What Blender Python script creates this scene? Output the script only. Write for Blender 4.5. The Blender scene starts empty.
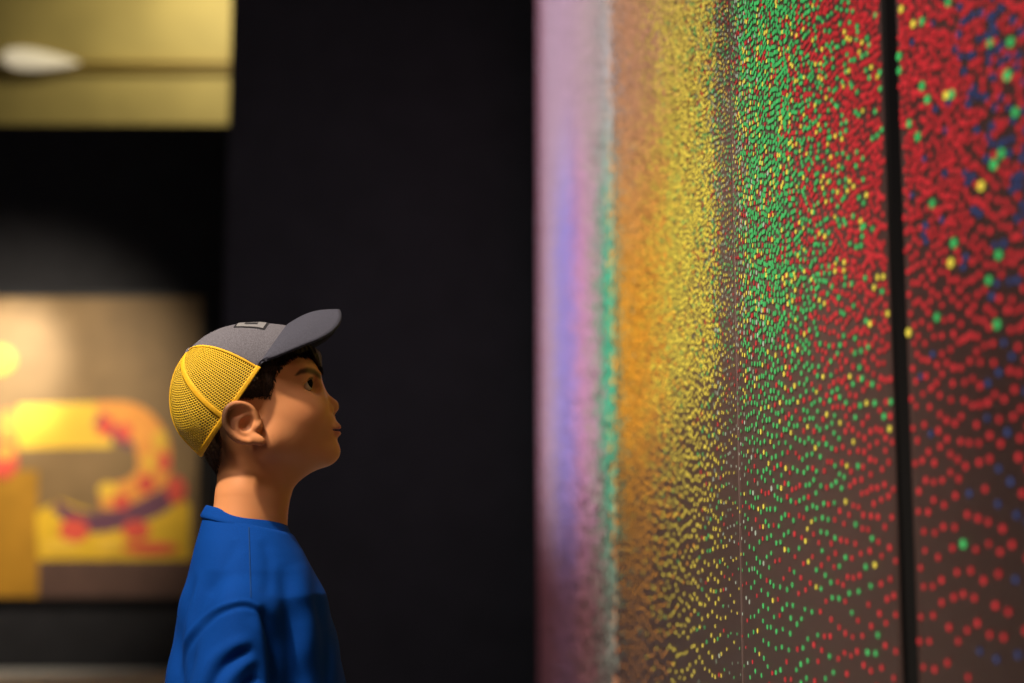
import bpy, math, random
import numpy as np
from mathutils import Vector

random.seed(5)
RNG = np.random.default_rng(11)
SC = bpy.context.scene
COL = SC.collection
F = 1422.0                      # focal length in pixels (50 mm on a 36 mm wide frame)
PITCH = math.atan2(174.5, F)    # the camera looks a little upwards
CAM = np.array([0.0, 0.0, 1.10])
YB = 2.05                       # distance of the boy

# ------------------------------------------------------------------ helpers
def lin(c):
    o = []
    for v in c:
        v = v / 255.0
        o.append(v / 12.92 if v <= 0.04045 else ((v + 0.055) / 1.055) ** 2.4)
    return o

def at(px, py, Y):
    """world point of a picture position on the upright plane at distance Y"""
    cx = (px - 512.0) / F
    cy = (341.5 - py) / F
    cp, sp = math.cos(PITCH), math.sin(PITCH)
    t = Y / (cp - cy * sp)
    return np.array([t * cx, Y, CAM[2] + t * (sp + cy * cp)])

def mesh_obj(name, verts, faces, mats, parent=None, smooth=False, mat_idx=None):
    me = bpy.data.meshes.new(name)
    me.from_pydata([tuple(map(float, v)) for v in verts], [], [tuple(map(int, f)) for f in faces])
    return link(name, me, mats, parent, smooth, mat_idx)

def link(name, me, mats, parent=None, smooth=False, mat_idx=None):
    if not isinstance(mats, (list, tuple)):
        mats = [mats]
    for m in mats:
        me.materials.append(m)
    if mat_idx is not None:
        me.polygons.foreach_set('material_index', np.asarray(mat_idx, dtype=np.int32))
    if smooth:
        me.polygons.foreach_set('use_smooth', np.ones(len(me.polygons), dtype=bool))
    me.update()
    o = bpy.data.objects.new(name, me)
    COL.objects.link(o)
    if parent is not None:
        o.parent = parent
    return o

def quads_mesh(name, V, Q):
    """fast mesh from an (n,3) array and an (m,4) quad array"""
    me = bpy.data.meshes.new(name)
    me.vertices.add(len(V)); me.vertices.foreach_set('co', np.ascontiguousarray(V, dtype=np.float32).ravel())
    k = Q.shape[1]
    me.loops.add(Q.size); me.loops.foreach_set('vertex_index', np.ascontiguousarray(Q, dtype=np.int32).ravel())
    me.polygons.add(len(Q))
    me.polygons.foreach_set('loop_start', np.arange(0, Q.size, k, dtype=np.int32))
    me.update(calc_edges=True)
    return me

def tag(o, label, cat, group=None, kind=None):
    o['label'] = label; o['category'] = cat
    if group: o['group'] = group
    if kind: o['kind'] = kind
    return o

def structure(o, label=None, cat=None):
    o['kind'] = 'structure'
    if label: o['label'] = label
    if cat: o['category'] = cat
    return o

def empty(name, loc):
    o = bpy.data.objects.new(name, None); COL.objects.link(o); o.location = loc
    o.empty_display_size = 0.1
    return o

def box_data(x0, x1, y0, y1, z0, z1, base=0):
    v = [(x, y, z) for x in (x0, x1) for y in (y0, y1) for z in (z0, z1)]
    f = [(0, 1, 3, 2), (4, 6, 7, 5), (0, 4, 5, 1), (2, 3, 7, 6), (0, 2, 6, 4), (1, 5, 7, 3)]
    return v, [tuple(i + base for i in q) for q in f]

def box(name, x0, x1, y0, y1, z0, z1, m, parent=None):
    v, f = box_data(x0, x1, y0, y1, z0, z1)
    return mesh_obj(name, v, f, m, parent)

# ------------------------------------------------------------------ materials
def mat(name, col, rough=0.6, spec=0.4, emit=None, estr=0.0, **kw):
    m = bpy.data.materials.new(name); m.use_nodes = True
    b = m.node_tree.nodes['Principled BSDF']
    b.inputs['Base Color'].default_value = (*col, 1)
    b.inputs['Roughness'].default_value = rough
    b.inputs['Specular IOR Level'].default_value = spec
    if emit is not None:
        b.inputs['Emission Color'].default_value = (*emit, 1)
        b.inputs['Emission Strength'].default_value = estr
    for k, v in kw.items():
        b.inputs[k].default_value = v
    return m

def noisy(m, scale=40.0, amt=0.25, bump=0.0, bscale=None, detail=4.0, stretch=(1, 1, 1)):
    """vary the base colour by noise and give the surface some relief"""
    nt = m.node_tree; b = nt.nodes['Principled BSDF']
    tc = nt.nodes.new('ShaderNodeTexCoord')
    mp = nt.nodes.new('ShaderNodeMapping'); mp.inputs['Scale'].default_value = stretch
    nt.links.new(tc.outputs['Object'], mp.inputs['Vector'])
    n = nt.nodes.new('ShaderNodeTexNoise'); n.inputs['Scale'].default_value = scale; n.inputs['Detail'].default_value = detail
    nt.links.new(mp.outputs['Vector'], n.inputs['Vector'])
    if amt > 0:
        c = list(b.inputs['Base Color'].default_value)
        mx = nt.nodes.new('ShaderNodeMix'); mx.data_type = 'RGBA'
        mx.inputs[6].default_value = (*[v * (1 - amt) for v in c[:3]], 1)
        mx.inputs[7].default_value = (*[min(1, v * (1 + amt)) for v in c[:3]], 1)
        rmp = nt.nodes.new('ShaderNodeMapRange'); rmp.inputs['From Min'].default_value = 0.3; rmp.inputs['From Max'].default_value = 0.7
        nt.links.new(n.outputs['Fac'], rmp.inputs['Value'])
        nt.links.new(rmp.outputs['Result'], mx.inputs[0])
        nt.links.new(mx.outputs[2], b.inputs['Base Color'])
    if bump > 0:
        n2 = n
        if bscale:
            n2 = nt.nodes.new('ShaderNodeTexNoise'); n2.inputs['Scale'].default_value = bscale
            nt.links.new(mp.outputs['Vector'], n2.inputs['Vector'])
        bp = nt.nodes.new('ShaderNodeBump'); bp.inputs['Strength'].default_value = bump; bp.inputs['Distance'].default_value = 0.002
        nt.links.new(n2.outputs['Fac'], bp.inputs['Height'])
        nt.links.new(bp.outputs['Normal'], b.inputs['Normal'])
    return m

def attr_col(m, attr, inputs=('Base Color',)):
    nt = m.node_tree; b = nt.nodes['Principled BSDF']
    a = nt.nodes.new('ShaderNodeAttribute'); a.attribute_name = attr
    for i in inputs:
        nt.links.new(a.outputs['Color'], b.inputs[i])
    return m

M_black = noisy(mat('black_wall_paint', (0.020, 0.020, 0.024), 0.75, 0.25), 6, 0.15, 0.15, 180)
M_ochre = noisy(mat('ochre_wall_paint', (0.42, 0.33, 0.12), 0.6, 0.3), 1.5, 0.12)
M_ochre_trim = mat('ochre_trim_paint', (0.36, 0.25, 0.07), 0.5, 0.4)
M_floor = noisy(mat('pale_grey_floor', (0.72, 0.72, 0.70), 0.45, 0.4), 3, 0.1)
M_frame = mat('black_frame_wood', (0.008, 0.008, 0.009), 0.5, 0.4)
M_joint = mat('black_rubber_joint', (0.006, 0.006, 0.007), 0.8, 0.2)
M_seam = mat('pale_panel_seam', (0.17, 0.13, 0.13), 0.5, 0.3)
M_backing = noisy(mat('brown_grey_panel_face', (0.165, 0.105, 0.102), 0.55, 0.25), 5, 0.08)
M_side = mat('black_panel_edge', (0.01, 0.01, 0.012), 0.6, 0.3)

M_dots = mat('glowing_display_dots', (0.02, 0.02, 0.02), 0.5, 0.2, (1, 1, 1), 1.0)
attr_col(M_dots, 'dot_color', ('Emission Color',))
M_dots.cycles.emission_sampling = 'NONE'

M_skin = mat('warm_skin', (0.5, 0.25, 0.15), 0.5, 0.2)
attr_col(M_skin, 'skin_color')
_b = M_skin.node_tree.nodes['Principled BSDF']
_b.inputs['Subsurface Weight'].default_value = 0.06
_b.inputs['Subsurface Radius'].default_value = (0.012, 0.005, 0.003)
_b.inputs['Subsurface Scale'].default_value = 0.5
M_hair = noisy(mat('dark_brown_hair', (0.030, 0.015, 0.008), 0.6, 0.2), 260, 0.6, 0.8, 420, 2, (1, 1, 0.35))
M_eyewhite = mat('eye_white', (0.62, 0.56, 0.50), 0.15, 0.5)
M_iris = mat('dark_brown_iris', (0.008, 0.005, 0.004), 0.6, 0.01)
M_lash = mat('dark_lashes', (0.008, 0.005, 0.004), 0.6, 0.2)
M_shirt = noisy(mat('blue_cotton', (0.0012, 0.044, 0.26), 0.85, 0.08), 900, 0.12, 0.12, 1200, 2)
M_stitch = mat('dark_blue_stitching', (0.004, 0.04, 0.17), 0.8, 0.2)
M_capgrey = noisy(mat('heather_grey_twill', (0.115, 0.112, 0.140), 0.85, 0.2), 700, 0.35, 0.4, 900, 3)
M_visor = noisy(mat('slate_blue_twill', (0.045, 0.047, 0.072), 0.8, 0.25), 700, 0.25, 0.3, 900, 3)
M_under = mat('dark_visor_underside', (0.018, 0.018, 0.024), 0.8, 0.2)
M_yellow = noisy(mat('yellow_binding', (0.76, 0.42, 0.012), 0.7, 0.3), 500, 0.15, 0.3, 900)
M_patch = noisy(mat('grey_woven_patch', (0.18, 0.18, 0.20), 0.8, 0.2), 600, 0.2)
M_patchdark = mat('dark_patch_thread', (0.018, 0.018, 0.024), 0.8, 0.2)
M_trouser = noisy(mat('charcoal_trousers', (0.03, 0.03, 0.035), 0.8, 0.2), 400, 0.2)
M_shoe = mat('grey_shoe', (0.12, 0.12, 0.13), 0.6, 0.3)
M_sole = mat('white_sole', (0.5, 0.5, 0.48), 0.6, 0.3)

def netting():
    m = mat('yellow_netting', (0.70, 0.45, 0.02), 0.6, 0.35)
    nt = m.node_tree; b = nt.nodes['Principled BSDF']
    a = nt.nodes.new('ShaderNodeAttribute'); a.attribute_name = 'net'
    sep = nt.nodes.new('ShaderNodeSeparateXYZ'); nt.links.new(a.outputs['Vector'], sep.inputs[0])
    def mth(op, x, y=None):
        n = nt.nodes.new('ShaderNodeMath'); n.operation = op
        for i, v in enumerate((x, y)):
            if v is None: continue
            if isinstance(v, (int, float)): n.inputs[i].default_value = v
            else: nt.links.new(v, n.inputs[i])
        return n.outputs[0]
    u, v = sep.outputs['X'], sep.outputs['Y']
    k = 2 * math.pi / 2.9
    c1 = mth('COSINE', mth('MULTIPLY', u, k))
    c2 = mth('COSINE', mth('MULTIPLY', mth('ADD', mth('MULTIPLY', u, 0.5), mth('MULTIPLY', v, 1.05)), k))
    c3 = mth('COSINE', mth('MULTIPLY', mth('SUBTRACT', mth('MULTIPLY', u, 0.5), mth('MULTIPLY', v, 1.05)), k))
    s = mth('ADD', c1, mth('ADD', c2, c3))
    hole = mth('GREATER_THAN', s, 0.85)
    tr = nt.nodes.new('ShaderNodeBsdfTransparent')
    mx = nt.nodes.new('ShaderNodeMixShader')
    nt.links.new(hole, mx.inputs[0]); nt.links.new(b.outputs[0], mx.inputs[1]); nt.links.new(tr.outputs[0], mx.inputs[2])
    out = nt.nodes['Material Output']; nt.links.new(mx.outputs[0], out.inputs['Surface'])
    bp = nt.nodes.new('ShaderNodeBump'); bp.inputs['Strength'].default_value = 0.6; bp.inputs['Distance'].default_value = 0.001
    bp.invert = True
    nt.links.new(s, bp.inputs['Height']); nt.links.new(bp.outputs['Normal'], b.inputs['Normal'])
    return m
M_net = netting()

# ------------------------------------------------------------------ the setting
YW = 10.5         # black wall with the painting
YP = 7.75         # nearer black partition
YF = 14.0         # ochre wall of the hall beyond
HW = at(100, 124.5, YW)[2]
structure(box('floor', -9, 6, -3, YF + 0.2, -0.1, 0.0, M_floor), 'pale grey gallery floor', 'floor')
structure(box('wall_back', -9, 0.5, YW, YW + 0.25, 0, HW, M_black), 'black gallery wall carrying the yellow and red painting', 'wall')
xp = at(228.5, 128, YP)[0]
structure(box('wall_partition', xp, 6, YP, YP + 0.3, 0, 7.0, M_black), 'tall plain black wall behind the boy', 'wall')
structure(box('wall_far', -9, 3, YF, YF + 0.2, 0, 7.0, M_ochre), 'ochre lit wall high behind the black wall', 'wall')
structure(box('ceiling', -9, 6, -3, YF + 0.2, 7.0, 7.1, M_black), 'black ceiling high above the gallery', 'ceiling')
zt = at(100, 68, YF)[2]
v, f = [], []
for (dy, z0, z1) in ((0.05, zt - 0.05, zt + 0.02), (0.09, zt + 0.02, zt + 0.05)):
    vv, ff = box_data(-9, 3, YF - dy, YF, z0, z1, len(v)); v += vv; f += ff
structure(mesh_obj('trim_1', v, f, M_ochre_trim), 'thin ledge running along the ochre wall', 'trim')

# wall lamp on the ochre wall
M_lamp = mat('lit_lamp_glass', (0.5, 0.46, 0.34), 0.3, 0.4, lin((255, 236, 200)), 0.5)
lp = at(30, 60, YF - 0.12)
lamp = empty('wall_lamp', lp)
tag(lamp, 'pale glowing lamp on the ochre wall at upper left', 'lamp')
vs, fs = [], []
N, K = 24, 12
for i in range(K + 1):
    t = i / K; x = -0.30 + 0.80 * t
    r = 0.105 * math.sin(math.pi * min(1, t ** 0.6)) ** 0.8 + 0.004
    for j in range(N):
        a = 2 * math.pi * j / N
        vs.append((x, 0.6 * r * math.cos(a), r * math.sin(a) - 0.06 * t + 0.03))
for i in range(K):
    for j in range(N):
        fs.append((i * N + j, i * N + (j + 1) % N, (i + 1) * N + (j + 1) % N, (i + 1) * N + j))
fs.append(tuple(range(N))[::-1]); fs.append(tuple(range(K * N, (K + 1) * N)))
mesh_obj('lamp_shade', vs, fs, M_lamp, lamp, True)
box('lamp_bracket', -0.08, 0.08, 0.02, 0.12, -0.10, -0.02, M_ochre_trim, lamp)

# ------------------------------------------------------------------ painting on the black wall
def pm(name, c, r=0.55):
    return noisy(mat(name, lin(c), r, 0.3), 6, 0.12)
PM = [pm('paint_ochre_brown', (138, 112, 76)), pm('paint_yellow', (250, 200, 70)), pm('paint_orange', (250, 165, 75)),
      pm('paint_red', (228, 92, 74)), pm('paint_purple', (112, 72, 92)), pm('paint_dark_brown', (98, 74, 66)),
      pm('paint_gold', (184, 134, 40)), pm('paint_lemon', (235, 190, 50)), pm('paint_pink', (235, 140, 110)), pm('paint_umber', (110, 88, 68))]
paint = empty('painting', at(60, 597, YW)); P0 = np.array(paint.location)
tag(paint, 'large yellow and red abstract painting hung on the black wall behind the boy', 'painting')
cv, cf, ci = [], [], []
def cpoly(pts, mi, lift, closed=True):
    b = len(cv)
    for (px, py) in pts:
        w = at(px, py, YW - 0.055 - lift) - P0
        cv.append(w)
    cf.append(tuple(range(b, b + len(pts)))); ci.append(mi)
def cstroke(pts, width, mi, lift):
    """a painted band following a curved line"""
    pts = np.array(pts, float); n = 40
    t = np.linspace(0, len(pts) - 1, n)
    def cr(q):
        i = int(min(len(pts) - 2, math.floor(q))); u = q - i
        p = [pts[max(0, min(len(pts) - 1, i + k))] for k in (-1, 0, 1, 2)]
        return 0.5 * ((2 * p[1]) + (-p[0] + p[2]) * u + (2 * p[0] - 5 * p[1] + 4 * p[2] - p[3]) * u * u + (-p[0] + 3 * p[1] - 3 * p[2] + p[3]) * u ** 3)
    c = np.array([cr(q) for q in t]); d = np.gradient(c, axis=0); d /= np.linalg.norm(d, axis=1)[:, None]
    nrm = np.stack([-d[:, 1], d[:, 0]], 1)
    if np.isscalar(width): width = [width, width]
    w = np.interp(np.linspace(0, 1, n), np.linspace(0, 1, len(width)), width)[:, None] / 2
    L, R = c + nrm * w, c - nrm * w
    for i in range(n - 1):
        cpoly([L[i], L[i + 1], R[i + 1], R[i]], mi, lift)
def disc(px, py, rx, ry, mi, lift, n=28):
    cpoly([(px + rx * math.cos(2 * math.pi * i / n), py - ry * math.sin(2 * math.pi * i / n)) for i in range(n)], mi, lift)
X0 = -150
cpoly([(X0, 297), (203, 297), (203, 597), (X0, 597)], 0, 0)
cpoly([(X0, 470), (38, 470), (38, 597), (X0, 597)], 6, 0.002)
cpoly([(38, 560), (203, 560), (203, 597), (38, 597)], 5, 0.002)
cpoly([(36, 512), (60, 500), (120, 522), (176, 492), (190, 505), (190, 560), (38, 560)], 7, 0.003)
cpoly([(18, 405), (112, 402), (112, 447), (18, 449)], 1, 0.004)
cstroke([(96, 420), (132, 422), (152, 445), (152, 476), (132, 494), (100, 497)], [36, 36, 34, 32, 24], 2, 0.005)
cstroke([(54, 505), (86, 522), (122, 518), (160, 502), (180, 484)], [10, 20, 20, 22, 14], 4, 0.006)
cstroke([(97, 418), (118, 436), (134, 448)], [16, 12, 6], 4, 0.007)
_lift = 0.008
for (x, y, rx, ry, mi) in ((106, 426, 9, 10, 3), (124, 432, 8, 9, 3), (146, 484, 9, 9, 3), (121, 502, 9, 8, 3), (74, 530, 15, 12, 3),
                           (136, 530, 14, 10, 3), (176, 490, 10, 14, 3), (160, 440, 7, 10, 1), (164, 462, 7, 9, 3),
                           (108, 490, 10, 8, 1), (150, 462, 6, 8, 1), (-2, 360, 18, 15, 2), (8, 426, 10, 16, 2), (2, 461, 16, 18, 3), (6, 452, 10, 8, 2),
                           (-60, 420, 40, 30, 1), (-90, 520, 30, 26, 3), (60, 546, 20, 6, 1), (150, 548, 28, 6, 3), (110, 545, 14, 8, 1)):
    _lift += 0.0004; disc(x, y, rx, ry, mi, _lift)
# canvas body
b = len(cv)
a0, a1 = at(X0, 597, YW - 0.0549) - P0, at(203, 297, YW - 0.0549) - P0
vv, ff = box_data(a0[0], a1[0], YW - 0.054 - P0[1], YW - 0.001 - P0[1], a0[2], a1[2], b)
cv += [np.array(q) for q in vv]; cf += ff; ci += [0] * 6
mesh_obj('canvas', cv, cf, PM, paint, False, ci)
fv, ff_ = [], []
fw = 0.028
for (x0, x1, z0, z1) in ((a0[0] - fw, a0[0], a0[2] - fw, a1[2] + fw), (a1[0], a1[0] + fw, a0[2] - fw, a1[2] + fw),
                         (a0[0], a1[0], a0[2] - fw, a0[2]), (a0[0], a1[0], a1[2], a1[2] + fw)):
    v_, f_ = box_data(x0, x1, YW - 0.075 - P0[1], YW - 0.001 - P0[1], z0, z1, len(fv)); fv += v_; ff_ += f_
mesh_obj('frame', fv, ff_, M_frame, paint)

# ------------------------------------------------------------------ the curved display wall
YS = np.linspace(0.85, 7.35, 2601)
def slope(y):
    return np.where(y >= 2.05, -0.078 * (1 - (y - 2.05) / 4.95), -0.078 - 0.43 * (2.05 - y))
dX = slope(YS)
XS = np.concatenate([[0], np.cumsum((dX[1:] + dX[:-1]) / 2 * np.diff(YS))])
XS += 0.3287 - np.interp(2.05, YS, XS)
US = np.concatenate([[0], np.cumsum(np.hypot(np.diff(XS), np.diff(YS)))])
PXS = 512 + F * XS / YS                         # picture column at eye level, used to lay out the colours along the wall
def u_of_px(px): return float(np.interp(px, PXS[::-1], US[::-1]))
def wall_pt(u, off):
    """plan position at arc length u, moved `off` metres towards the room"""
    y = np.interp(u, US, YS); x = np.interp(u, US, XS)
    m = np.interp(u, US, dX); n = np.sqrt(1 + m * m)
    return x - off / n, y + off * m / n
ZTOP = 3.95
U_END = US[-1]
uj = u_of_px(902.5)
us = u_of_px(738)
GAP = 0.0155
screen = empty('display_wall', (float(np.interp(2.05, YS, XS)), 2.05, 0.0)); S0 = np.array(screen.location)
tag(screen, 'tall curved wall of glowing coloured dots in front of the boy', 'artwork')

# colours along the wall: column -> [(weight, colour), ...]
R_, G_, Y_, O_ = (200, 42, 48), (66, 186, 96), (240, 214, 72), (246, 166, 44)
B_, T_, GR = (46, 62, 104), (72, 172, 132), (126, 138, 112)
PAL = [R_, G_, Y_, O_, B_, T_, GR, (196, 168, 166), (222, 156, 198), (166, 148, 226), (204, 168, 188), (150, 82, 98), (176, 186, 160)]  # far pale and pink tones carry a hazy grazing sheen in their colour
#        R    G    Y    O    B    T    GR  pale pink lav  pale2 dusk whitegreen
COLS = [
 (1060, [.50, .05, .01, 0, .44, 0, 0, 0, 0, 0, 0, 0, 0]),
 (1015, [.67, .05, .015, 0, .275, 0, 0, 0, 0, 0, 0, 0, 0]),
 (965,  [.86, .04, .025, 0, .075, 0, 0, 0, 0, 0, 0, 0, 0]),
 (910,  [.93, .03, .035, 0, .005, 0, 0, 0, 0, 0, 0, 0, 0]),
 (860,  [.80, .155, .045, 0, 0, 0, 0, 0, 0, 0, 0, 0, 0]),
 (825,  [.56, .36, .08, 0, 0, 0, 0, 0, 0, 0, 0, 0, 0]),
 (800,  [.30, .60, .10, 0, 0, 0, 0, 0, 0, 0, 0, 0, 0]),
 (780,  [.16, .73, .11, 0, 0, 0, 0, 0, 0, 0, 0, 0, 0]),
 (758,  [.12, .70, .12, 0, 0, 0, .0, 0, 0, 0, 0, 0, .06]),
 (742,  [.14, .36, .18, 0, 0, 0, .16, 0, 0, 0, 0, 0, .16]),
 (728,  [.10, .20, .34, 0, 0, 0, .20, 0, 0, 0, 0, 0, .16]),
 (712,  [.06, .12, .76, 0, 0, 0, .06, 0, 0, 0, 0, 0, 0]),
 (692,  [.01, .03, .92, .04, 0, 0, 0, 0, 0, 0, 0, 0, 0]),
 (674,  [0, .02, .80, .18, 0, 0, 0, 0, 0, 0, 0, 0, 0]),
 (660,  [0, 0, .32, .68, 0, 0, 0, 0, 0, 0, 0, 0, 0]),
 (640,  [0, 0, .04, .96, 0, 0, 0, 0, 0, 0, 0, 0, 0]),
 (626,  [0, 0, 0, .92, 0, .08, 0, 0, 0, 0, 0, 0, 0]),
 (616,  [0, 0, 0, .35, 0, .65, 0, 0, 0, 0, 0, 0, 0]),
 (608,  [0, 0, 0, 0, 0, 1.0, 0, 0, 0, 0, 0, 0, 0]),
 (600,  [0, 0, 0, 0, 0, .3, 0, .7, 0, 0, 0, 0, 0]),
 (592,  [0, 0, 0, 0, 0, 0, 0, .6, .4, 0, 0, 0, 0]),
 (582,  [0, 0, 0, 0, 0, 0, 0, 0, 1.0, 0, 0, 0, 0]),
 (574,  [0, 0, 0, 0, 0, 0, 0, 0, .4, .6, 0, 0, 0]),
 (564,  [0, 0, 0, 0, 0, 0, 0, 0, 0, 1.0, 0, 0, 0]),
 (555,  [0, 0, 0, 0, 0, 0, 0, 0, 0, .35, .65, 0, 0]),
 (547,  [0, 0, 0, 0, 0, 0, 0, 0, 0, 0, .9, .1, 0]),
 (541,  [0, 0, 0, 0, 0, 0, 0, 0, 0, 0, .3, .7, 0]),
]
CU = np.array([u_of_px(c[0]) for c in COLS]); CW = np.array([c[1] for c in COLS])
PALL = np.array([lin(c) for c in PAL])
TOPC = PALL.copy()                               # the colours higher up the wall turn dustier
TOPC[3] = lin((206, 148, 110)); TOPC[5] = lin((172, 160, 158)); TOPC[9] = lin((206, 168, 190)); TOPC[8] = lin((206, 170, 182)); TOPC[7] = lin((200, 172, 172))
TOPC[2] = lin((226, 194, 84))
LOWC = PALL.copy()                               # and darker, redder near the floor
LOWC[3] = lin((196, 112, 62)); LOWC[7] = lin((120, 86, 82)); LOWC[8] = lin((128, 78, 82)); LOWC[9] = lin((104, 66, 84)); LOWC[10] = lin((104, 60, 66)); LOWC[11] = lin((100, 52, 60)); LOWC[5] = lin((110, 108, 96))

def sstep(a, b, x):
    t = np.clip((x - a) / (b - a), 0, 1); return t * t * (3 - 2 * t)

def spacing(u, v):
    y = np.interp(u, US, YS)
    s = np.interp(v + np.interp(y, [2.1, 2.3, 2.9], [0, 0.03, 0.12]), [0.4, 0.75, 0.95, 1.1, 1.25, 1.4, 1.65, 4.0], [0.036, 0.027, 0.0205, 0.0158, 0.0112, 0.0076, 0.0061, 0.0060])
    k = np.interp(y, [1.3, 1.5, 1.62, 2.1, 2.5, 3.1], [1.32, 1.16, 1.0, 1.0, 1.12, 1.05])
    low = np.where(k > 1, 1.0, sstep(1.6, 1.2, v))
    s = s * (1 + np.interp(y, [2.1, 2.3, 3.3], [0, 0.10, 0.15]) * (0.35 + 0.65 * sstep(1.35, 1.1, v)))
    s = s * (1 + (k - 1) * low)
    dark = np.exp(-((y - 2.085) / 0.075) ** 2)     # the thin dark column between yellow and green
    return np.maximum(s * (1 + 0.12 * dark), 0.0048)

def dart(cu, cv_, r):
    """keep candidates, in order, that keep their own distance from those kept before"""
    cell = 0.012
    grid = {}
    keep = []
    cu_l, cv_l, r_l = cu.tolist(), cv_.tolist(), r.tolist()
    for i in range(len(cu_l)):
        x, y, rr = cu_l[i], cv_l[i], r_l[i]
        gx, gy = int(x / cell), int(y / cell); k = int(rr / cell) + 1
        ok = True; r2 = rr * rr
        for a in range(gx - k, gx + k + 1):
            for b_ in range(gy - k, gy + k + 1):
                for (p, q) in grid.get((a, b_), ()):
                    if (p - x) ** 2 + (q - y) ** 2 < r2:
                        ok = False; break
                if not ok: break
            if not ok: break
        if ok:
            grid.setdefault((gx, gy), []).append((x, y)); keep.append(i)
    return np.array(keep, dtype=int)

def dots_for(u0, u1):
    """dot centres, radii and colours between two arc lengths"""
    uz = float(np.interp(3.3, YS, US))
    out = []
    if u0 < uz:
        a, b_ = u0, min(u1, uz)
        d, dv_ = 0.0056, 0.0086                    # dots stand close together along rows, the rows a little apart
        nu, nv = int((b_ - a) / d) + 1, int(3.85 / dv_)
        I, J = np.meshgrid(np.arange(nu), np.arange(nv), indexing='ij')
        u = a + (I + 0.5 * (J % 2)) * d; v = 0.06 + J * dv_
        y = np.interp(u, US, YS)
        # rows of dots swing in shallow arcs
        uc = float(np.interp(1.87, YS, US))
        v = v + 0.06 * (1 - np.exp(-((u - uc) / 0.22) ** 2)) + 0.007 * np.sin(u * 26 + 2.2 * np.sin(v * 6)) + 0.004 * np.sin(u * 61 + v * 17) + 0.0022 * np.sin(u * 140 - v * 41)
        u = u + 0.006 * np.sin(v * 31 + 4 * u)
        u = u + RNG.normal(0, 0.0011, u.shape); v = v + RNG.normal(0, 0.0009, v.shape)
        u, v = u.ravel(), v.ravel()
        m = (u > a + 0.004) & (u < b_ - 0.004) & (v > 0.08) & (v < ZTOP - 0.02)
        u, v = u[m], v[m]
        s = spacing(u, v)
        p = RNG.permutation(len(u)); u, v, s = u[p], v[p], s[p]
        k = dart(u, v * 0.74, s * 0.735)
        u, v, s = u[k], v[k], s[k]
        r = np.interp(np.interp(u, US, YS), [1.62, 1.66, 2.0, 2.05, 2.12, 2.2], [1.0, 0.96, 0.92, 0.62, 0.62, 0.94]) * np.interp(s, [0.005, 0.0062, 0.0085, 0.011, 0.03], [0.0033, 0.0037, 0.0042, 0.0041, 0.0039]) * RNG.uniform(0.88, 1.08, len(u))
        out.append((u, v, r))
    if u1 > uz:
        a, b_ = max(u0, uz), u1
        d = 0.0165
        nu, nv = int((b_ - a) / d) + 1, int(3.8 / (d * 0.88))
        I, J = np.meshgrid(np.arange(nu), np.arange(nv), indexing='ij')
        u = (a + (I + 0.5 * (J % 2)) * d + RNG.normal(0, 0.003, I.shape)).ravel()
        v = (0.10 + J * d * 0.88 + RNG.normal(0, 0.003, I.shape)).ravel()
        dens = np.interp(v, [0.1, 0.6, 1.0, 1.5, 1.8, 4], [0.25, 0.4, 0.66, 0.93, 1, 1])
        m = (u > a + 0.01) & (u < b_ - 0.01) & (v < ZTOP - 0.02) & (RNG.random(len(u)) < dens)
        u, v = u[m], v[m]
        out.append((u, v, 0.0089 * RNG.uniform(0.9, 1.1, len(u))))
    u, v, r = (np.concatenate([o[i] for o in out]) for i in range(3))
    w = np.stack([np.interp(u, CU, CW[:, j]) for j in range(CW.shape[1])], 1)
    # fewer reds high on the right panel are broken by blues; greens and yellows thin out near the floor there
    y = np.interp(u, US, YS)
    near = y < 1.56
    w[:, 2] *= np.where((y < 2.05), np.interp(v, [0.6, 1.1, 1.4], [0.45, 0.6, 1.0]), 1.0)
    w[near, 1] *= np.where(v[near] < 1.22, 0.12, 1.0); w[near, 2] *= np.where(v[near] < 1.25, 0.0, 1.0)
    w /= w.sum(1, keepdims=True)
    c = (np.cumsum(w, 1) < RNG.random(len(u))[:, None]).sum(1); c = np.minimum(c, len(PAL) - 1)
    y_ = y
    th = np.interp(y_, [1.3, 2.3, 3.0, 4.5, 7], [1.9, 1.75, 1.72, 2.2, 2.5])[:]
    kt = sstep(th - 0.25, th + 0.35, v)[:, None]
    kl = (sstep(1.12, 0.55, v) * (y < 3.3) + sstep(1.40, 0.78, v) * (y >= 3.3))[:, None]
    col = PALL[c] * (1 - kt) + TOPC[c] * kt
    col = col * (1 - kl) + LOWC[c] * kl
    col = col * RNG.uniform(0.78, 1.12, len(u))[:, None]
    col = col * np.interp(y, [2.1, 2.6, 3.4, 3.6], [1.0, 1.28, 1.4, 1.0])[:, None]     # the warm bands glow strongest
    big = near & ((c == 1) | (c == 2))
    r = np.where(big, r * 1.3, r)
    r = np.where((y > 1.56) & (y < 1.8) & ((c == 1) | (c == 2)), r * 0.92, r)
    lift = np.where((c == 1) | (c == 2), 0.0016, 0.0010) + RNG.uniform(0, 0.0004, len(u))
    return u, v, r, col, lift

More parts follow.
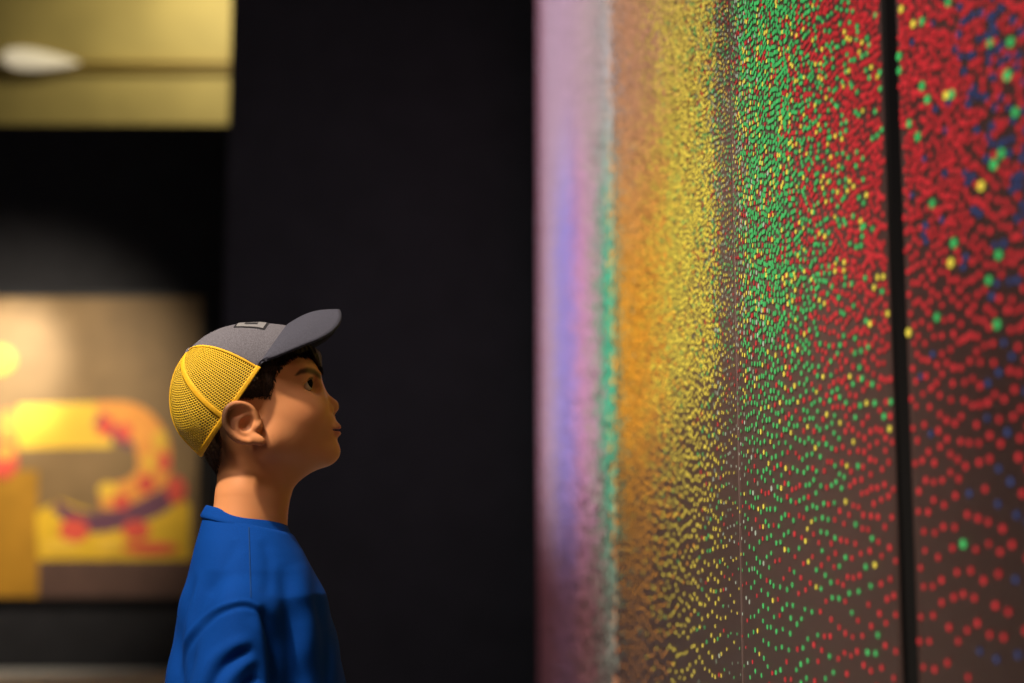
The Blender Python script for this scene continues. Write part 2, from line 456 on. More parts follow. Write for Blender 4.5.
def panel(u0, u1, label):
    # body of the panel
    n = max(6, int((u1 - u0) / 0.01))
    uu = np.linspace(u0, u1, n)
    V = []
    for off in (0.0, -0.07):
        x, y = wall_pt(uu, off)
        for z in (0.02, ZTOP):
            V.append(np.stack([x, y, np.full(n, z)], 1))
    V = np.concatenate(V) - S0
    A, B, C_, D = 0, n, 2 * n, 3 * n
    Q, mi = [], []
    for i in range(n - 1):
        for (q, m_) in (((A + i + 1, A + i, B + i, B + i + 1), 0), ((C_ + i, C_ + i + 1, D + i + 1, D + i), 1),
                        ((B + i + 1, B + i, D + i, D + i + 1), 1), ((A + i, A + i + 1, C_ + i + 1, C_ + i), 1)):
            Q.append(q); mi.append(m_)
    for i in (0, n - 1):
        Q.append((A + i, C_ + i, D + i, B + i)); mi.append(1)
    Q = np.array(Q)
    u, v, r, col, lift = dots_for(u0, u1)
    nd = len(u)
    ang = np.arange(8) * (2 * math.pi / 8) + 0.39
    du = r[:, None] * np.cos(ang); dv = r[:, None] * np.sin(ang)
    U = np.clip(u[:, None] + du, u0, u1); W = v[:, None] + dv
    x, y = wall_pt(U.ravel(), np.repeat(lift, 8))
    DV = np.stack([x, y, W.ravel()], 1) - S0
    base = len(V)
    idx = np.arange(nd)[:, None] * 8 + base
    # each octagon is three quads
    DQ = np.concatenate([idx + np.array([0, 1, 2, 3]), idx + np.array([0, 3, 4, 7]), idx + np.array([4, 5, 6, 7])])
    allV = np.concatenate([V, DV]); allQ = np.concatenate([Q, DQ])
    me = quads_mesh('panel', allV, allQ)
    at_ = me.attributes.new('dot_color', 'FLOAT_COLOR', 'POINT')
    cc = np.ones((len(allV), 4), np.float32); cc[base:, :3] = np.repeat(col, 8, axis=0)
    at_.data.foreach_set('color', cc.ravel())
    o = link('panel', me, [M_backing, M_side, M_dots], screen, False, mi + [2] * len(DQ))
    o['label'] = label
    return o
panel(0.0, uj - GAP, 'panel of red, blue and green dots beyond the black joint')
panel(uj + GAP, us - 0.0012, 'panel of red and green dots beside the black joint')
panel(us + 0.0012, U_END, 'far panel with yellow, orange and violet bands')

def strip(name, u0, u1, off0, off1, m):
    uu = np.linspace(u0, u1, 4); V = []
    for off in (off0, off1):
        x, y = wall_pt(uu, off)
        for z in (0.02, ZTOP): V.append(np.stack([x, y, np.full(4, z)], 1))
    V = np.concatenate(V) - S0; Q = []
    for i in range(3):
        Q += [(i + 1, i, 4 + i, 5 + i), (8 + i, 9 + i, 13 + i, 12 + i), (5 + i, 4 + i, 12 + i, 13 + i), (i, i + 1, 9 + i, 8 + i)]
    Q += [(0, 8, 12, 4), (3, 7, 15, 11)]
    return mesh_obj(name, V, Q, m, screen)
strip('joint_strip', uj - GAP, uj + GAP, -0.006, -0.06, M_joint)
strip('seam_strip', us - 0.0012, us + 0.0012, 0.0005, -0.05, M_seam)

# ------------------------------------------------------------------ signed distance tools for the boy (units: picture pixels at his distance)
class Grid:
    def __init__(s, x0, x1, y0, y1, z0, z1, h):
        s.h = h
        s.x = np.arange(x0, x1 + h, h, dtype=np.float32); s.y = np.arange(y0, y1 + h, h, dtype=np.float32); s.z = np.arange(z0, z1 + h, h, dtype=np.float32)
        s.X = s.x[:, None, None]; s.Y = s.y[None, :, None]; s.Z = s.z[None, None, :]
        s.A = np.abs(s.Y)
        s.shape = (len(s.x), len(s.y), len(s.z))

def ell(g, c, r, rot=0.0, sym=True, yaw=0.0):
    """ellipsoid; c = (px, lateral, py), rot tilts its long axis up in the side view"""
    Y = g.A if sym else g.Y
    dx, dy, dz = g.X - c[0], Y - c[1], g.Z + c[2]
    if yaw:
        a = math.radians(yaw); dx, dy = dx * math.cos(a) + dy * math.sin(a), -dx * math.sin(a) + dy * math.cos(a)
    if rot:
        a = math.radians(rot); dx, dz = dx * math.cos(a) + dz * math.sin(a), -dx * math.sin(a) + dz * math.cos(a)
    k0 = np.sqrt((dx / r[0]) ** 2 + (dy / r[1]) ** 2 + (dz / r[2]) ** 2) + 1e-6
    k1 = np.sqrt((dx / r[0] ** 2) ** 2 + (dy / r[1] ** 2) ** 2 + (dz / r[2] ** 2) ** 2) + 1e-6
    return (k0 * (k0 - 1) / k1).astype(np.float32)

def cone(g, a, b, ra, rb, sym=True, flat=1.0):
    """capsule from a to b with changing radius; points are (px, lateral, py)"""
    Y = g.A if sym else g.Y
    ax, ay, az = a[0], a[1], -a[2]; bx, by, bz = b[0], b[1], -b[2]
    vx, vy, vz = bx - ax, by - ay, bz - az
    t = np.clip(((g.X - ax) * vx + (Y - ay) * vy + (g.Z - az) * vz) / (vx * vx + vy * vy + vz * vz), 0, 1)
    d = np.sqrt((g.X - ax - t * vx) ** 2 + ((Y - ay - t * vy) / flat) ** 2 + (g.Z - az - t * vz) ** 2)
    return (d - (ra + (rb - ra) * t)).astype(np.float32)

def chain(g, pts, rad, k=1.0, sym=True):
    d = None
    for i in range(len(pts) - 1):
        e = cone(g, pts[i], pts[i + 1], rad[i], rad[i + 1], sym)
        d = e if d is None else smin(d, e, k)
    return d

def curve(pts, n):
    """smooth path through the given points"""
    pts = np.array(pts, float); out = []
    for q in np.linspace(0, len(pts) - 1, n):
        i = int(min(len(pts) - 2, math.floor(q))); u = q - i
        p = [pts[max(0, min(len(pts) - 1, i + k))] for k in (-1, 0, 1, 2)]
        out.append(0.5 * ((2 * p[1]) + (-p[0] + p[2]) * u + (2 * p[0] - 5 * p[1] + 4 * p[2] - p[3]) * u * u + (-p[0] + 3 * p[1] - 3 * p[2] + p[3]) * u ** 3))
    return np.array(out)
def sweep(g, pts, r):
    """tube of one radius along a smooth path"""
    d = None
    for i in range(len(pts) - 1):
        e = cone(g, pts[i], pts[i + 1], r, r)
        d = e if d is None else np.minimum(d, e)
    return d

def smin(a, b, k):
    h = np.maximum(k - np.abs(a - b), 0) / k
    return np.minimum(a, b) - h * h * k * 0.25
def smax(a, b, k): return -smin(-a, -b, k)

def surface_net(D, g):
    """turn a distance field into a quad mesh"""
    s = D < 0
    nx, ny, nz = D.shape
    cnt = np.zeros((nx - 1, ny - 1, nz - 1), np.int8)
    for i in (0, 1):
        for j in (0, 1):
            for k in (0, 1):
                cnt += s[i:nx - 1 + i, j:ny - 1 + j, k:nz - 1 + k]
    act = (cnt > 0) & (cnt < 8)
    ci, cj, ck = np.nonzero(act)
    idx = np.full(act.shape, -1, np.int64); idx[ci, cj, ck] = np.arange(len(ci))
    acc = np.zeros((len(ci), 3)); num = np.zeros(len(ci))
    E = [((0, 0, 0), (1, 0, 0)), ((0, 1, 0), (1, 1, 0)), ((0, 0, 1), (1, 0, 1)), ((0, 1, 1), (1, 1, 1)),
         ((0, 0, 0), (0, 1, 0)), ((1, 0, 0), (1, 1, 0)), ((0, 0, 1), (0, 1, 1)), ((1, 0, 1), (1, 1, 1)),
         ((0, 0, 0), (0, 0, 1)), ((1, 0, 0), (1, 0, 1)), ((0, 1, 0), (0, 1, 1)), ((1, 1, 0), (1, 1, 1))]
    for a, b in E:
        va = D[ci + a[0], cj + a[1], ck + a[2]]; vb = D[ci + b[0], cj + b[1], ck + b[2]]
        m = (va < 0) != (vb < 0)
        t = np.where(m, va / np.where(m, va - vb, 1), 0)
        for q in range(3):
            acc[:, q] += np.where(m, a[q] + t * (b[q] - a[q]), 0)
        num += m
    acc /= num[:, None]
    P = np.stack([g.x[ci] + acc[:, 0] * g.h, g.y[cj] + acc[:, 1] * g.h, g.z[ck] + acc[:, 2] * g.h], 1)
    Q = []
    for ax in range(3):
        sl0 = [slice(None)] * 3; sl1 = [slice(None)] * 3
        sl0[ax] = slice(0, -1); sl1[ax] = slice(1, None)
        a, b = s[tuple(sl0)], s[tuple(sl1)]
        o = [(1, 2), (2, 0), (0, 1)][ax]
        I = np.array(np.nonzero(a != b))
        ok = np.ones(I.shape[1], bool)
        for q in o: ok &= (I[q] > 0) & (I[q] < D.shape[q] - 1)
        I = I[:, ok]
        inside_first = a[tuple(I)]
        def cell(d0, d1):
            J = I.copy(); J[o[0]] -= d0; J[o[1]] -= d1
            return idx[tuple(J)]
        q4 = np.stack([cell(1, 1), cell(0, 1), cell(0, 0), cell(1, 0)], 1)
        q4[~inside_first] = q4[~inside_first][:, ::-1]
        Q.append(q4)
    return P, np.concatenate(Q)

BX = 252.0                                      # the boy is turned a little away, square to the line of sight
_c = at(BX, 516, YB); RAY = np.array([_c[0], _c[1]]) / math.hypot(_c[0], _c[1])
LAT = np.array([RAY[0], RAY[1]]); FWD = np.array([RAY[1], -RAY[0]])
DIST = math.hypot(_c[0], _c[1]); UNIT = DIST * math.cos(math.atan2(512 - BX, F)) / F
LEG = 0.0
def to_world(P):
    """pixel-unit points of the boy to metres, on the plane square to the line of sight through his middle"""
    cx = (P[:, 0] - 512.0) / F; cy = (341.5 + P[:, 2]) / F
    cp, sp = math.cos(PITCH), math.sin(PITCH)
    rx, ry, rz = cx, cp - cy * sp, sp + cy * cp
    t = DIST / (rx * LAT[0] + ry * LAT[1])
    w = sstep(-520, -440, P[:, 2])               # the head leans slightly sideways
    lat = P[:, 1] * UNIT
    return np.stack([t * rx + lat * LAT[0], t * ry + lat * LAT[1], CAM[2] + t * rz + lat * 0.045 * w - LEG * np.clip((-P[:, 2] - 950) / 334.0, 0, 1)], 1)
FLOOR_PY = 1284.0
BOY0 = to_world(np.array([[250.0, 0, -FLOOR_PY]]))[0]
LEG = float(BOY0[2])                            # let the legs reach the floor
BOY0[2] = 0.0

def smooth_mesh(P, Q, it=1, f=0.5):
    n = len(P)
    e = np.concatenate([Q[:, [0, 1]], Q[:, [1, 2]], Q[:, [2, 3]], Q[:, [3, 0]]])
    e = np.concatenate([e, e[:, ::-1]])
    for _ in range(it):
        s_ = np.zeros_like(P); c_ = np.bincount(e[:, 0], minlength=n)
        for q in range(3): s_[:, q] = np.bincount(e[:, 0], weights=P[e[:, 1], q], minlength=n)
        P = P * (1 - f) + f * s_ / np.maximum(c_, 1)[:, None]
    return P

# ------------------------------------------------------------------ the boy: head
HG = Grid(176, 352, -70, 70, -536, -312, 0.95)
TL = 22
def head_field(g):
    d = ell(g, (250, 0, 385), (64, 50, 50), TL)                       # skull
    d = smin(d, ell(g, (282, 0, 384), (37.5, 43, 42), TL), 14)        # forehead
    d = smin(d, ell(g, (291, 0, 417), (40, 39, 42), 10), 16)          # face
    d = smin(d, ell(g, (299, 20, 415), (23, 19, 24)), 16)             # cheeks
    d = smin(d, ell(g, (277, 25, 425), (28, 20, 32), 10), 16)         # side of the jaw
    d = smin(d, cone(g, (316, 6, 447), (270, 30, 442), 15, 17), 16)   # jaw
    d = smin(d, ell(g, (323.5, 0, 450), (17, 18, 14.5), -15), 9)      # chin
    d = smin(d, cone(g, (316, 0, 452), (280, 0, 467), 14, 23.5, True, 1.2), 12)   # under the jaw
    d = smin(d, ell(g, (321.5, 0, 427), (15, 21, 17), 0), 9)          # mouth mound
    d = smin(d, cone(g, (310, 6, 371), (299, 33, 373), 8.5, 8), 9)    # brow
    d = smin(d, ell(g, (234, 0, 438), (31, 35, 36)), 14)              # nape
    # neck
    d = smin(d, cone(g, (254, 0, 440), (254, 0, 492), 36, 35, True, 0.96), 14)
    d = smin(d, cone(g, (254, 0, 492), (250, 0, 535), 35, 37, True, 1.0), 6)
    d = smin(d, cone(g, (240, 14, 500), (236, 24, 560), 18, 28), 22)
    # eye sockets
    d = smax(d, -ell(g, (315, 26, 386), (7.0, 10, 7.5), 8), 8)
    # nose
    n = chain(g, [(311.5, 0, 381), (319.0, 0, 394.5), (330.7, 0, 406.4)], [6.0, 5.8, 8.2], 4)
    n = smin(n, ell(g, (326.8, 8.6, 409.5), (6.2, 5.2, 5.4), 20), 2)
    d = smin(d, n, 3.6)
    d = smax(d, -ell(g, (331, 4.2, 415), (3.6, 2.2, 2.6), 25), 1.5)   # nostrils
    # lips
    d = smin(d, ell(g, (333.2, 0, 425.4), (8.4, 12, 4.4), -18), 3)
    d = smin(d, ell(g, (331.4, 9, 427.3), (5, 9, 2.8), -10), 3)
    d = smin(d, ell(g, (332.9, 0, 434.2), (8.4, 12, 4.2), 12), 3)
    d = smax(d, -ell(g, (337, 0, 430.2), (12, 19, 0.9), -3), 1.5)     # mouth line
    # eyelids
    lid = ell(g, (302.8, 25, 385.5), (10.4, 10.4, 10.0))
    lid = smax(lid, -ell(g, (314, 28, 386.0), (13.8, 30, 6.0), 14), 1.0)
    d = smin(d, lid, 3.0)
    d = smax(d, -ell(g, (302.8, 25, 385.5), (9.1, 9.1, 9.1)), 0.6)
    d = smax(d, -ell(g, (314, 32, 386.0), (13.0, 14, 5.7), 14), 1.0)
    bare = d
    # ears
    def lat(x): return 49.0 + (258 - x) * 0.30
    pl = ell(g, (244, 52.5, 424.5), (18, 4.2, 20), 0, True, -17)
    d = smin(d, pl, 4)
    hp = [(256, 419), (252, 410.5), (245, 406), (236.5, 405.5), (229, 409.5), (225.8, 418), (227, 427), (232, 435), (240, 440.5), (249, 442.5)]
    d = smin(d, sweep(g, curve([(x, lat(x) + 2.8, y) for x, y in hp], 22), 3.1), 3.2)
    d = smin(d, ell(g, (256.5, 52.0, 440), (9.0, 4.4, 5.4), -22), 4)     # lobe
    d = smax(d, -ell(g, (247.5, 58.3, 425.0), (7.2, 7.6, 8.8), -30), 2.5)    # hollow of the ear
    d = smax(d, -ell(g, (240, 60.5, 414.5), (7.5, 5.2, 3.6), 12), 3)
    d = smin(d, ell(g, (257.5, 51.5, 426.5), (4.4, 4.4, 6.0), -15), 3)   # tragus
    return d, bare
HD, HBARE = head_field(HG)
HP, HQ = surface_net(HD, HG)
HP = smooth_mesh(HP, HQ, 3, 0.5)

# body below the neck (under the clothes) down to the shoes
BG = Grid(150, 420, -160, 160, -1284, -500, 2.8)
def body_field(g):
    d = ell(g, (250, 0, 665), (56, 78, 112))
    d = smin(d, cone(g, (248, 0, 528), (248, 0, 590), 32, 44), 12)
    d = smin(d, cone(g, (246, 30, 590), (240, 84, 625), 20, 20), 12)
    d = smin(d, ell(g, (252, 0, 780), (56, 74, 110)), 40)
    d = smin(d, ell(g, (248, 0, 880), (62, 80, 60)), 30)
    d = smin(d, cone(g, (238, 96, 630), (224, 118, 742), 20, 19), 8)
    d = smin(d, cone(g, (224, 118, 742), (258, 122, 850), 19, 12.5), 8)
    d = smin(d, cone(g, (258, 122, 852), (266, 121, 890), 13, 15, True, 0.6), 6)
    for (dx, ln, r, s_) in ((-9, 38, 5.2, -3), (-3, 44, 5.6, 0), (4, 46, 5.8, 3), (11, 42, 5.6, 6)):
        d = smin(d, chain(g, [(266 + dx, 121, 895), (268 + dx + s_, 119, 895 + ln * 0.55), (266 + dx + s_, 113, 895 + ln)], [r + 0.8, r, r - 1], 1), 2)
    d = smin(d, chain(g, [(268, 118, 868), (283, 114, 888), (289, 110, 906)], [7.5, 6.4, 5.2], 1), 4)
    d = smin(d, cone(g, (248, 40, 890), (254, 44, 1075), 44, 28), 20)
    d = smin(d, cone(g, (254, 44, 1075), (244, 46, 1230), 27, 18), 12)
    d = smin(d, cone(g, (242, 46, 1262), (300, 50, 1268), 15, 12), 10)
    return d
BP, BQ = surface_net(body_field(BG), BG)

def skin_colours(P):
    c = np.tile(np.array([0.64, 0.27, 0.115]), (len(P), 1))
    X, Y, Z = P[:, 0], np.abs(P[:, 1]), -P[:, 2]
    def blob(cx, cy, cz, rx, ry, rz, col, k):
        w = np.exp(-(((X - cx) / rx) ** 2 + ((Y - cy) / ry) ** 2 + ((Z - cz) / rz) ** 2) * 1.2)[:, None] * k
        return c * (1 - w) + np.array(col) * w
    c = blob(305, 30, 415, 20, 18, 16, (0.64, 0.22, 0.10), 0.5)
    c = blob(333, 0, 407, 9, 9, 7, (0.56, 0.22, 0.14), 0.5)
    lipm = (np.exp(-((((Z - 430 - 0.10 * (X - 337)) / 6.2) ** 4)) - np.clip(Y - 13, 0, None) / 4) * sstep(329, 333.5, X))[:, None] * 0.85
    c = c * (1 - lipm) + np.array([0.50, 0.14, 0.12]) * lipm
    c = blob(236, 60, 420, 14, 10, 20, (0.60, 0.24, 0.14), 0.5)
    # eyebrows
    bl = np.interp(X, [294, 299, 306, 314, 320], [377.5, 374, 372.2, 373.5, 377.5])
    bw = np.interp(X, [293, 298, 310, 319, 322], [0.6, 2.6, 3.4, 3.0, 1.0])
    wv = np.exp(-((Z - bl) / bw) ** 4) * sstep(292, 296, X) * sstep(323, 319, X) * (Y > 4)
    c = c * (1 - 0.9 * wv[:, None]) + np.array([0.022, 0.010, 0.005]) * 0.9 * wv[:, None]
    # upper lash line
    dx, dz, dy = X - 302.8, Z - 385.5, Y - 25
    near = (np.abs(np.sqrt(dx * dx + dy * dy + dz * dz) - 9.9) < 2.4) & (dx > -3)
    ll = np.exp(-((dz + 3.2 + 0.34 * dx) / 1.5) ** 2) * near
    c = c * (1 - 0.9 * ll[:, None]) + np.array([0.015, 0.009, 0.007]) * 0.9 * ll[:, None]
    # closely cropped nape and sides below the cap
    fade = sstep(243, 221, X) * sstep(492, 452, Z) * sstep(395, 405, Z)
    fade = np.clip(fade, 0, 0.88)[:, None]
    c = c * (1 - fade) + np.array([0.035, 0.02, 0.013]) * fade
    return c

cut = HP[HQ].mean(1)[:, 2] > -533
P_all = np.concatenate([HP, BP]); Q_all = np.concatenate([HQ[cut], BQ + len(HP)])
me = quads_mesh('person', to_world(P_all) - BOY0, Q_all)
a_ = me.attributes.new('skin_color', 'FLOAT_COLOR', 'POINT')
cc = np.ones((len(P_all), 4), np.float32); cc[:, :3] = skin_colours(P_all); a_.data.foreach_set('color', cc.ravel())
boy = link('person', me, M_skin, None, True); boy.location = BOY0
tag(boy, 'boy in a blue t-shirt and yellow mesh cap looking up at the dots', 'person')

def px_mesh(name, P, Q, mats, parent, smooth=True, mi=None):
    me = quads_mesh(name, to_world(np.asarray(P, float)) - BOY0, np.asarray(Q))
    o = link(name, me, mats, boy, smooth, mi)
    if parent is not boy: o.parent = parent
    return o

# eyes
def eye(side):
    V, Q, mi = [], [], []
    n, k = 32, 20
    g = np.array([0.86, side * 0.34, 0.36]); g /= np.linalg.norm(g)
    t1 = np.cross(g, [0, 0, 1]); t1 /= np.linalg.norm(t1); t2 = np.cross(t1, g)
    for i in range(k + 1):
        th = math.pi * i / k
        for j in range(n):
            a = 2 * math.pi * j / n
            r = 8.9 + 0.5 * max(0.0, 1 - (th / 0.6) ** 2)
            th_ = max(th, 0.01)
            d = g * math.cos(th_) + math.sin(th_) * (t1 * math.cos(a) + t2 * math.sin(a))
            V.append(np.array([302.8, side * 25, -385.5]) + d * r)
    for i in range(k):
        for j in range(n):
            Q.append((i * n + j, i * n + (j + 1) % n, (i + 1) * n + (j + 1) % n, (i + 1) * n + j)); mi.append(1 if i < 5 else 0)
    o = px_mesh('eye', V, [q[::-1] for q in Q], [M_eyewhite, M_iris], boy, True, mi)
    return o
eye(-1); eye(1)

# hair
HAIR = [(326, 372), (319, 369), (312, 361), (307, 354), (296, 358), (284, 366), (276, 376), (273, 388), (268.5, 400), (261, 399), (252, 401),
        (240, 400), (228, 403), (221, 412), (220, 430), (222, 445), (221, 460), (217, 474), (208, 482), (190, 470), (150, 440), (150, 300), (345, 300), (335, 340)]
def poly_sd(px, py, poly):
    poly = np.array(poly, float); d = np.full(px.shape, 1e9); inside = np.zeros(px.shape, bool)
    for i in range(len(poly)):
        a, b = poly[i], poly[(i + 1) % len(poly)]
        v = b - a; wx, wy = px - a[0], py - a[1]
        t = np.clip((wx * v[0] + wy * v[1]) / (v @ v), 0, 1)
        d = np.minimum(d, (wx - t * v[0]) ** 2 + (wy - t * v[1]) ** 2)
        c = ((a[1] <= py) != (b[1] <= py)) & (px < a[0] + (py - a[1]) / (v[1] if v[1] else 1e-9) * v[0])
        inside ^= c
    return np.where(inside, -1, 1) * np.sqrt(d)
gx, gz = np.meshgrid(HG.x, HG.z, indexing='ij')
sd = poly_sd(gx, -gz, HAIR)[:, None, :]
rag = 0.5 * np.sin(HG.X * 0.7 + HG.Z * 0.4 + HG.Y * 0.5)
th = np.clip(-(sd + rag) * 0.25, 0, 1) * np.clip(-(sd + 1) * 0.16 + 0.3, 0, 2.6) + np.clip(-sd * 0.3 - 0.5, 0, 1) * (0.35 * np.sin(HG.X * 1.3 + HG.Z * 0.5) + 0.3 * np.sin(HG.X * 0.8 - HG.Z * 1.2 + HG.Y))
# the fringe is fuller
fr = np.exp(-(((HG.X - 316) / 12) ** 2 + ((HG.Z + 353) / 12) ** 2))
th = th + np.clip(-sd * 0.4, 0, 1) * fr * 6.5
th = th * (1 - sstep(4, 12, (HG.X - 245.5) * -0.825 + (HG.Z + 391) * 0.565))   # pressed flat under the cap
# keep clear of the ear
ear = ell(HG, (243, 58, 425), (24, 9, 24))
hair_d = smax(HBARE - th.astype(np.float32), -ear, 1.5)
hair_d = np.maximum(hair_d, (sd + rag).astype(np.float32) * 0.8)
Pq, Qq = surface_net(hair_d, HG)
Pq = smooth_mesh(Pq, Qq, 1, 0.4)
# single strands along the edges, growing out of the shell
gr = np.stack(np.gradient(HBARE[::2, ::2, ::2].astype(np.float32)), -1)
def grad_at(p):
    i = [int(np.clip(round((p[k] - (HG.x, HG.y, HG.z)[k][0]) / (2 * HG.h)), 0, gr.shape[k] - 1)) for k in range(3)]
    n_ = gr[i[0], i[1], i[2]]; return n_ / (np.linalg.norm(n_) + 1e-6)
psd = poly_sd(HP[:, 0], -HP[:, 2], HAIR)
CC_ = np.array([245.5, 0.0, -391.0]); EN_ = np.array([-0.825, 0, 0.565])
earv = ((HP[:, 0] - 243) / 22) ** 2 + ((np.abs(HP[:, 1]) - 58) / 10) ** 2 + ((HP[:, 2] + 425) / 23) ** 2
cand = np.nonzero((psd < 0.5) & (psd > -26) & (((HP - CC_) @ EN_) < 4) & (earv > 1))[0]
cand = cand[RNG.permutation(len(cand))[:5200]]
SV, SQ_ = [], []
for i in cand:
    p = HP[i]; n_ = grad_at(p); x, y = p[0], -p[2]
    if x > 296 and y < 372: dr = np.array([0.75, 0.15 * np.sign(p[1] + 0.01), -0.75]); L = RNG.uniform(8, 15)
    elif x > 262: dr = np.array([0.30, 0, -1.0]); L = RNG.uniform(3.5, 7)
    else: dr = np.array([-0.15, 0, -1.0]); L = RNG.uniform(2.5, 5)
    dr = dr + RNG.normal(0, 0.22, 3); dr = dr - n_ * (dr @ n_); dr /= np.linalg.norm(dr) + 1e-6
    L *= np.clip(0.45 + (-psd[i]) / 10, 0.4, 1.0)
    sd_ = np.cross(n_, dr); lift = 0.5 + min(2.2, max(0, -psd[i]) * 0.16) * RNG.uniform(0.6, 1.2)
    b = len(SV)
    for k, (t, rr) in enumerate(((0, 0.34), (0.5, 0.30), (1.0, 0.06))):
        q = p + dr * (L * t) + n_ * (lift * (0.2 + 1.1 * t - 0.5 * t * t)) - np.array([0, 0, 0.08 * L * t * t])
        SV += [q + sd_ * rr, q - sd_ * rr * 0.5 + n_ * rr * 0.87, q - sd_ * rr * 0.5 - n_ * rr * 0.87]
    for k in range(2):
        for a in range(3):
            SQ_.append((b + 3 * k + a, b + 3 * k + (a + 1) % 3, b + 3 * k + 3 + (a + 1) % 3, b + 3 * k + 3 + a))
hair = px_mesh('hair', np.concatenate([Pq, np.array(SV)]), np.concatenate([Qq, np.array(SQ_) + len(Pq)]), M_hair, boy)

# ------------------------------------------------------------------ the cap
CC = np.array([245.5, 0.0, -391.0]); E1 = np.array([0.565, 0, 0.825]); EN = np.array([-0.825, 0, 0.565]); EY = np.array([0, 1.0, 0])
OUT = np.array([(291, 327.5), (285, 326), (276, 324.8), (267, 324.2), (248, 324), (230, 326.3), (212, 332.8), (197, 343), (185.5, 354.5), (176.6, 368), (171.2, 385), (170.2, 404), (172.6, 419), (179.6, 434), (191, 446.5), (201, 456)], float)
rel = np.stack([OUT[:, 0] - CC[0], np.zeros(len(OUT)), -OUT[:, 1] - CC[2]], 1)
OPH = np.arctan2(rel @ EN, rel @ E1); OR = np.linalg.norm(rel, axis=1); OPH[-1] = math.pi
CAPW = 59.0
def cap_pt(al, ep, off=0.0):
    """point on the crown: al around the rim (0 = front), ep up to the button, in radians"""
    al, ep = np.asarray(al, float), np.asarray(ep, float)
    p, q, l = np.cos(ep) * np.cos(al), np.sin(ep), np.cos(ep) * np.sin(al)
    ph = np.arctan2(q, p); rs = np.interp(ph, OPH, OR)
    r = 1 / np.sqrt((p * p + q * q) / rs ** 2 + l * l / CAPW ** 2) + off
    return CC + r[..., None] * (p[..., None] * E1 + l[..., None] * EY + q[..., None] * EN)
def grid_q(n, m):
    i, j = np.meshgrid(np.arange(n - 1), np.arange(m - 1), indexing='ij')
    b = i * m + j
    return np.stack([b, b + m, b + m + 1, b + 1], -1).reshape(-1, 4)
D2R = math.pi / 180
def cap_patch(name, a0, a1, e0, e1, off, mats, parent, na=24, ne=24, net=False, thick=1.0):
    A, E_ = np.meshgrid(np.linspace(a0, a1, na) * D2R, np.linspace(e0, e1, ne) * D2R, indexing='ij')
    V0 = cap_pt(A, E_, off).reshape(-1, 3)
    Q = grid_q(na, ne)
    if not net:
        V1 = cap_pt(A, E_, off - thick).reshape(-1, 3); n = na * ne
        ring = [i * ne for i in range(na)] + [(na - 1) * ne + j for j in range(1, ne)] + [i * ne + ne - 1 for i in range(na - 2, -1, -1)] + [j for j in range(ne - 2, 0, -1)]
        side = np.array([(ring[i], ring[(i + 1) % len(ring)], ring[(i + 1) % len(ring)] + n, ring[i] + n) for i in range(len(ring))])
        Qa = np.concatenate([Q, Q[:, ::-1] + n, side[:, ::-1]]); V = np.concatenate([V0, V1])
    else:
        Qa, V = Q, V0
    o = px_mesh(name, V, Qa, mats, parent)
    if net:
        at2 = o.data.attributes.new('net', 'FLOAT_VECTOR', 'POINT')
        uv = np.stack([A.ravel() * 62, E_.ravel() * 74, np.zeros(A.size)], 1).astype(np.float32)
        at2.data.foreach_set('vector', uv.ravel())
    return o
cap = cap_patch('cap', -67, 67, 0, 89, 0.6, M_capgrey, boy, 60, 50, False, 1.2)
cap['label'] = 'grey crown front of the yellow mesh cap'
for (a0, a1) in ((67, 123), (123, 180), (-123, -67), (-180, -123)):
    cap_patch('mesh_panel', a0, a1, 0, 89, 0.0, M_net, cap, 30, 40, True)
for a in (123, -123, 180, 67.5, -67.5):
    w = 2.7 if abs(a) != 67.5 else 1.1
    # tape along a seam, narrowing to the button
    na, ne = 5, 40
    ep = np.linspace(0, 86, ne) * D2R
    T, E_ = np.meshgrid(np.linspace(-1, 1, na), ep, indexing='ij')
    A = a * D2R + T * (w / 62.0) / np.maximum(np.cos(E_), 0.12)
    V0 = cap_pt(A, E_, 0.9 - 0.3 * T * T).reshape(-1, 3); V1 = cap_pt(A, E_, -0.3).reshape(-1, 3)
    Q = grid_q(na, ne)
    n = na * ne
    edge = []
    for j in range(ne - 1): edge += [(j, j + 1, n + j + 1, n + j), ((na - 1) * ne + j + 1, (na - 1) * ne + j, n + (na - 1) * ne + j, n + (na - 1) * ne + j + 1)]
    px_mesh('seam_tape', np.concatenate([V0, V1]), np.concatenate([Q, np.array(edge)]), M_yellow, cap)
# binding round the lower edge
bd = cap_patch('edge_binding', 66, 294, -1.0, 3.2, 1.2, M_yellow, cap, 70, 5, False, 2.2)
# button
V, Q = [], []
for i in range(7):
    t = i / 6 * math.pi / 2
    for j in range(16):
        a = j * math.pi / 8
        top = cap_pt(np.array(0.0), np.array(math.pi / 2), 0)
        V.append(top + EN * (3.0 * math.cos(t) - 0.6) + 5.0 * math.sin(t) * (E1 * math.cos(a) + EY * math.sin(a)))
for i in range(6):
    for j in range(16): Q.append((i * 16 + j, (i + 1) * 16 + j, (i + 1) * 16 + (j + 1) % 16, i * 16 + (j + 1) % 16))
px_mesh('button', V, Q, M_capgrey, cap)
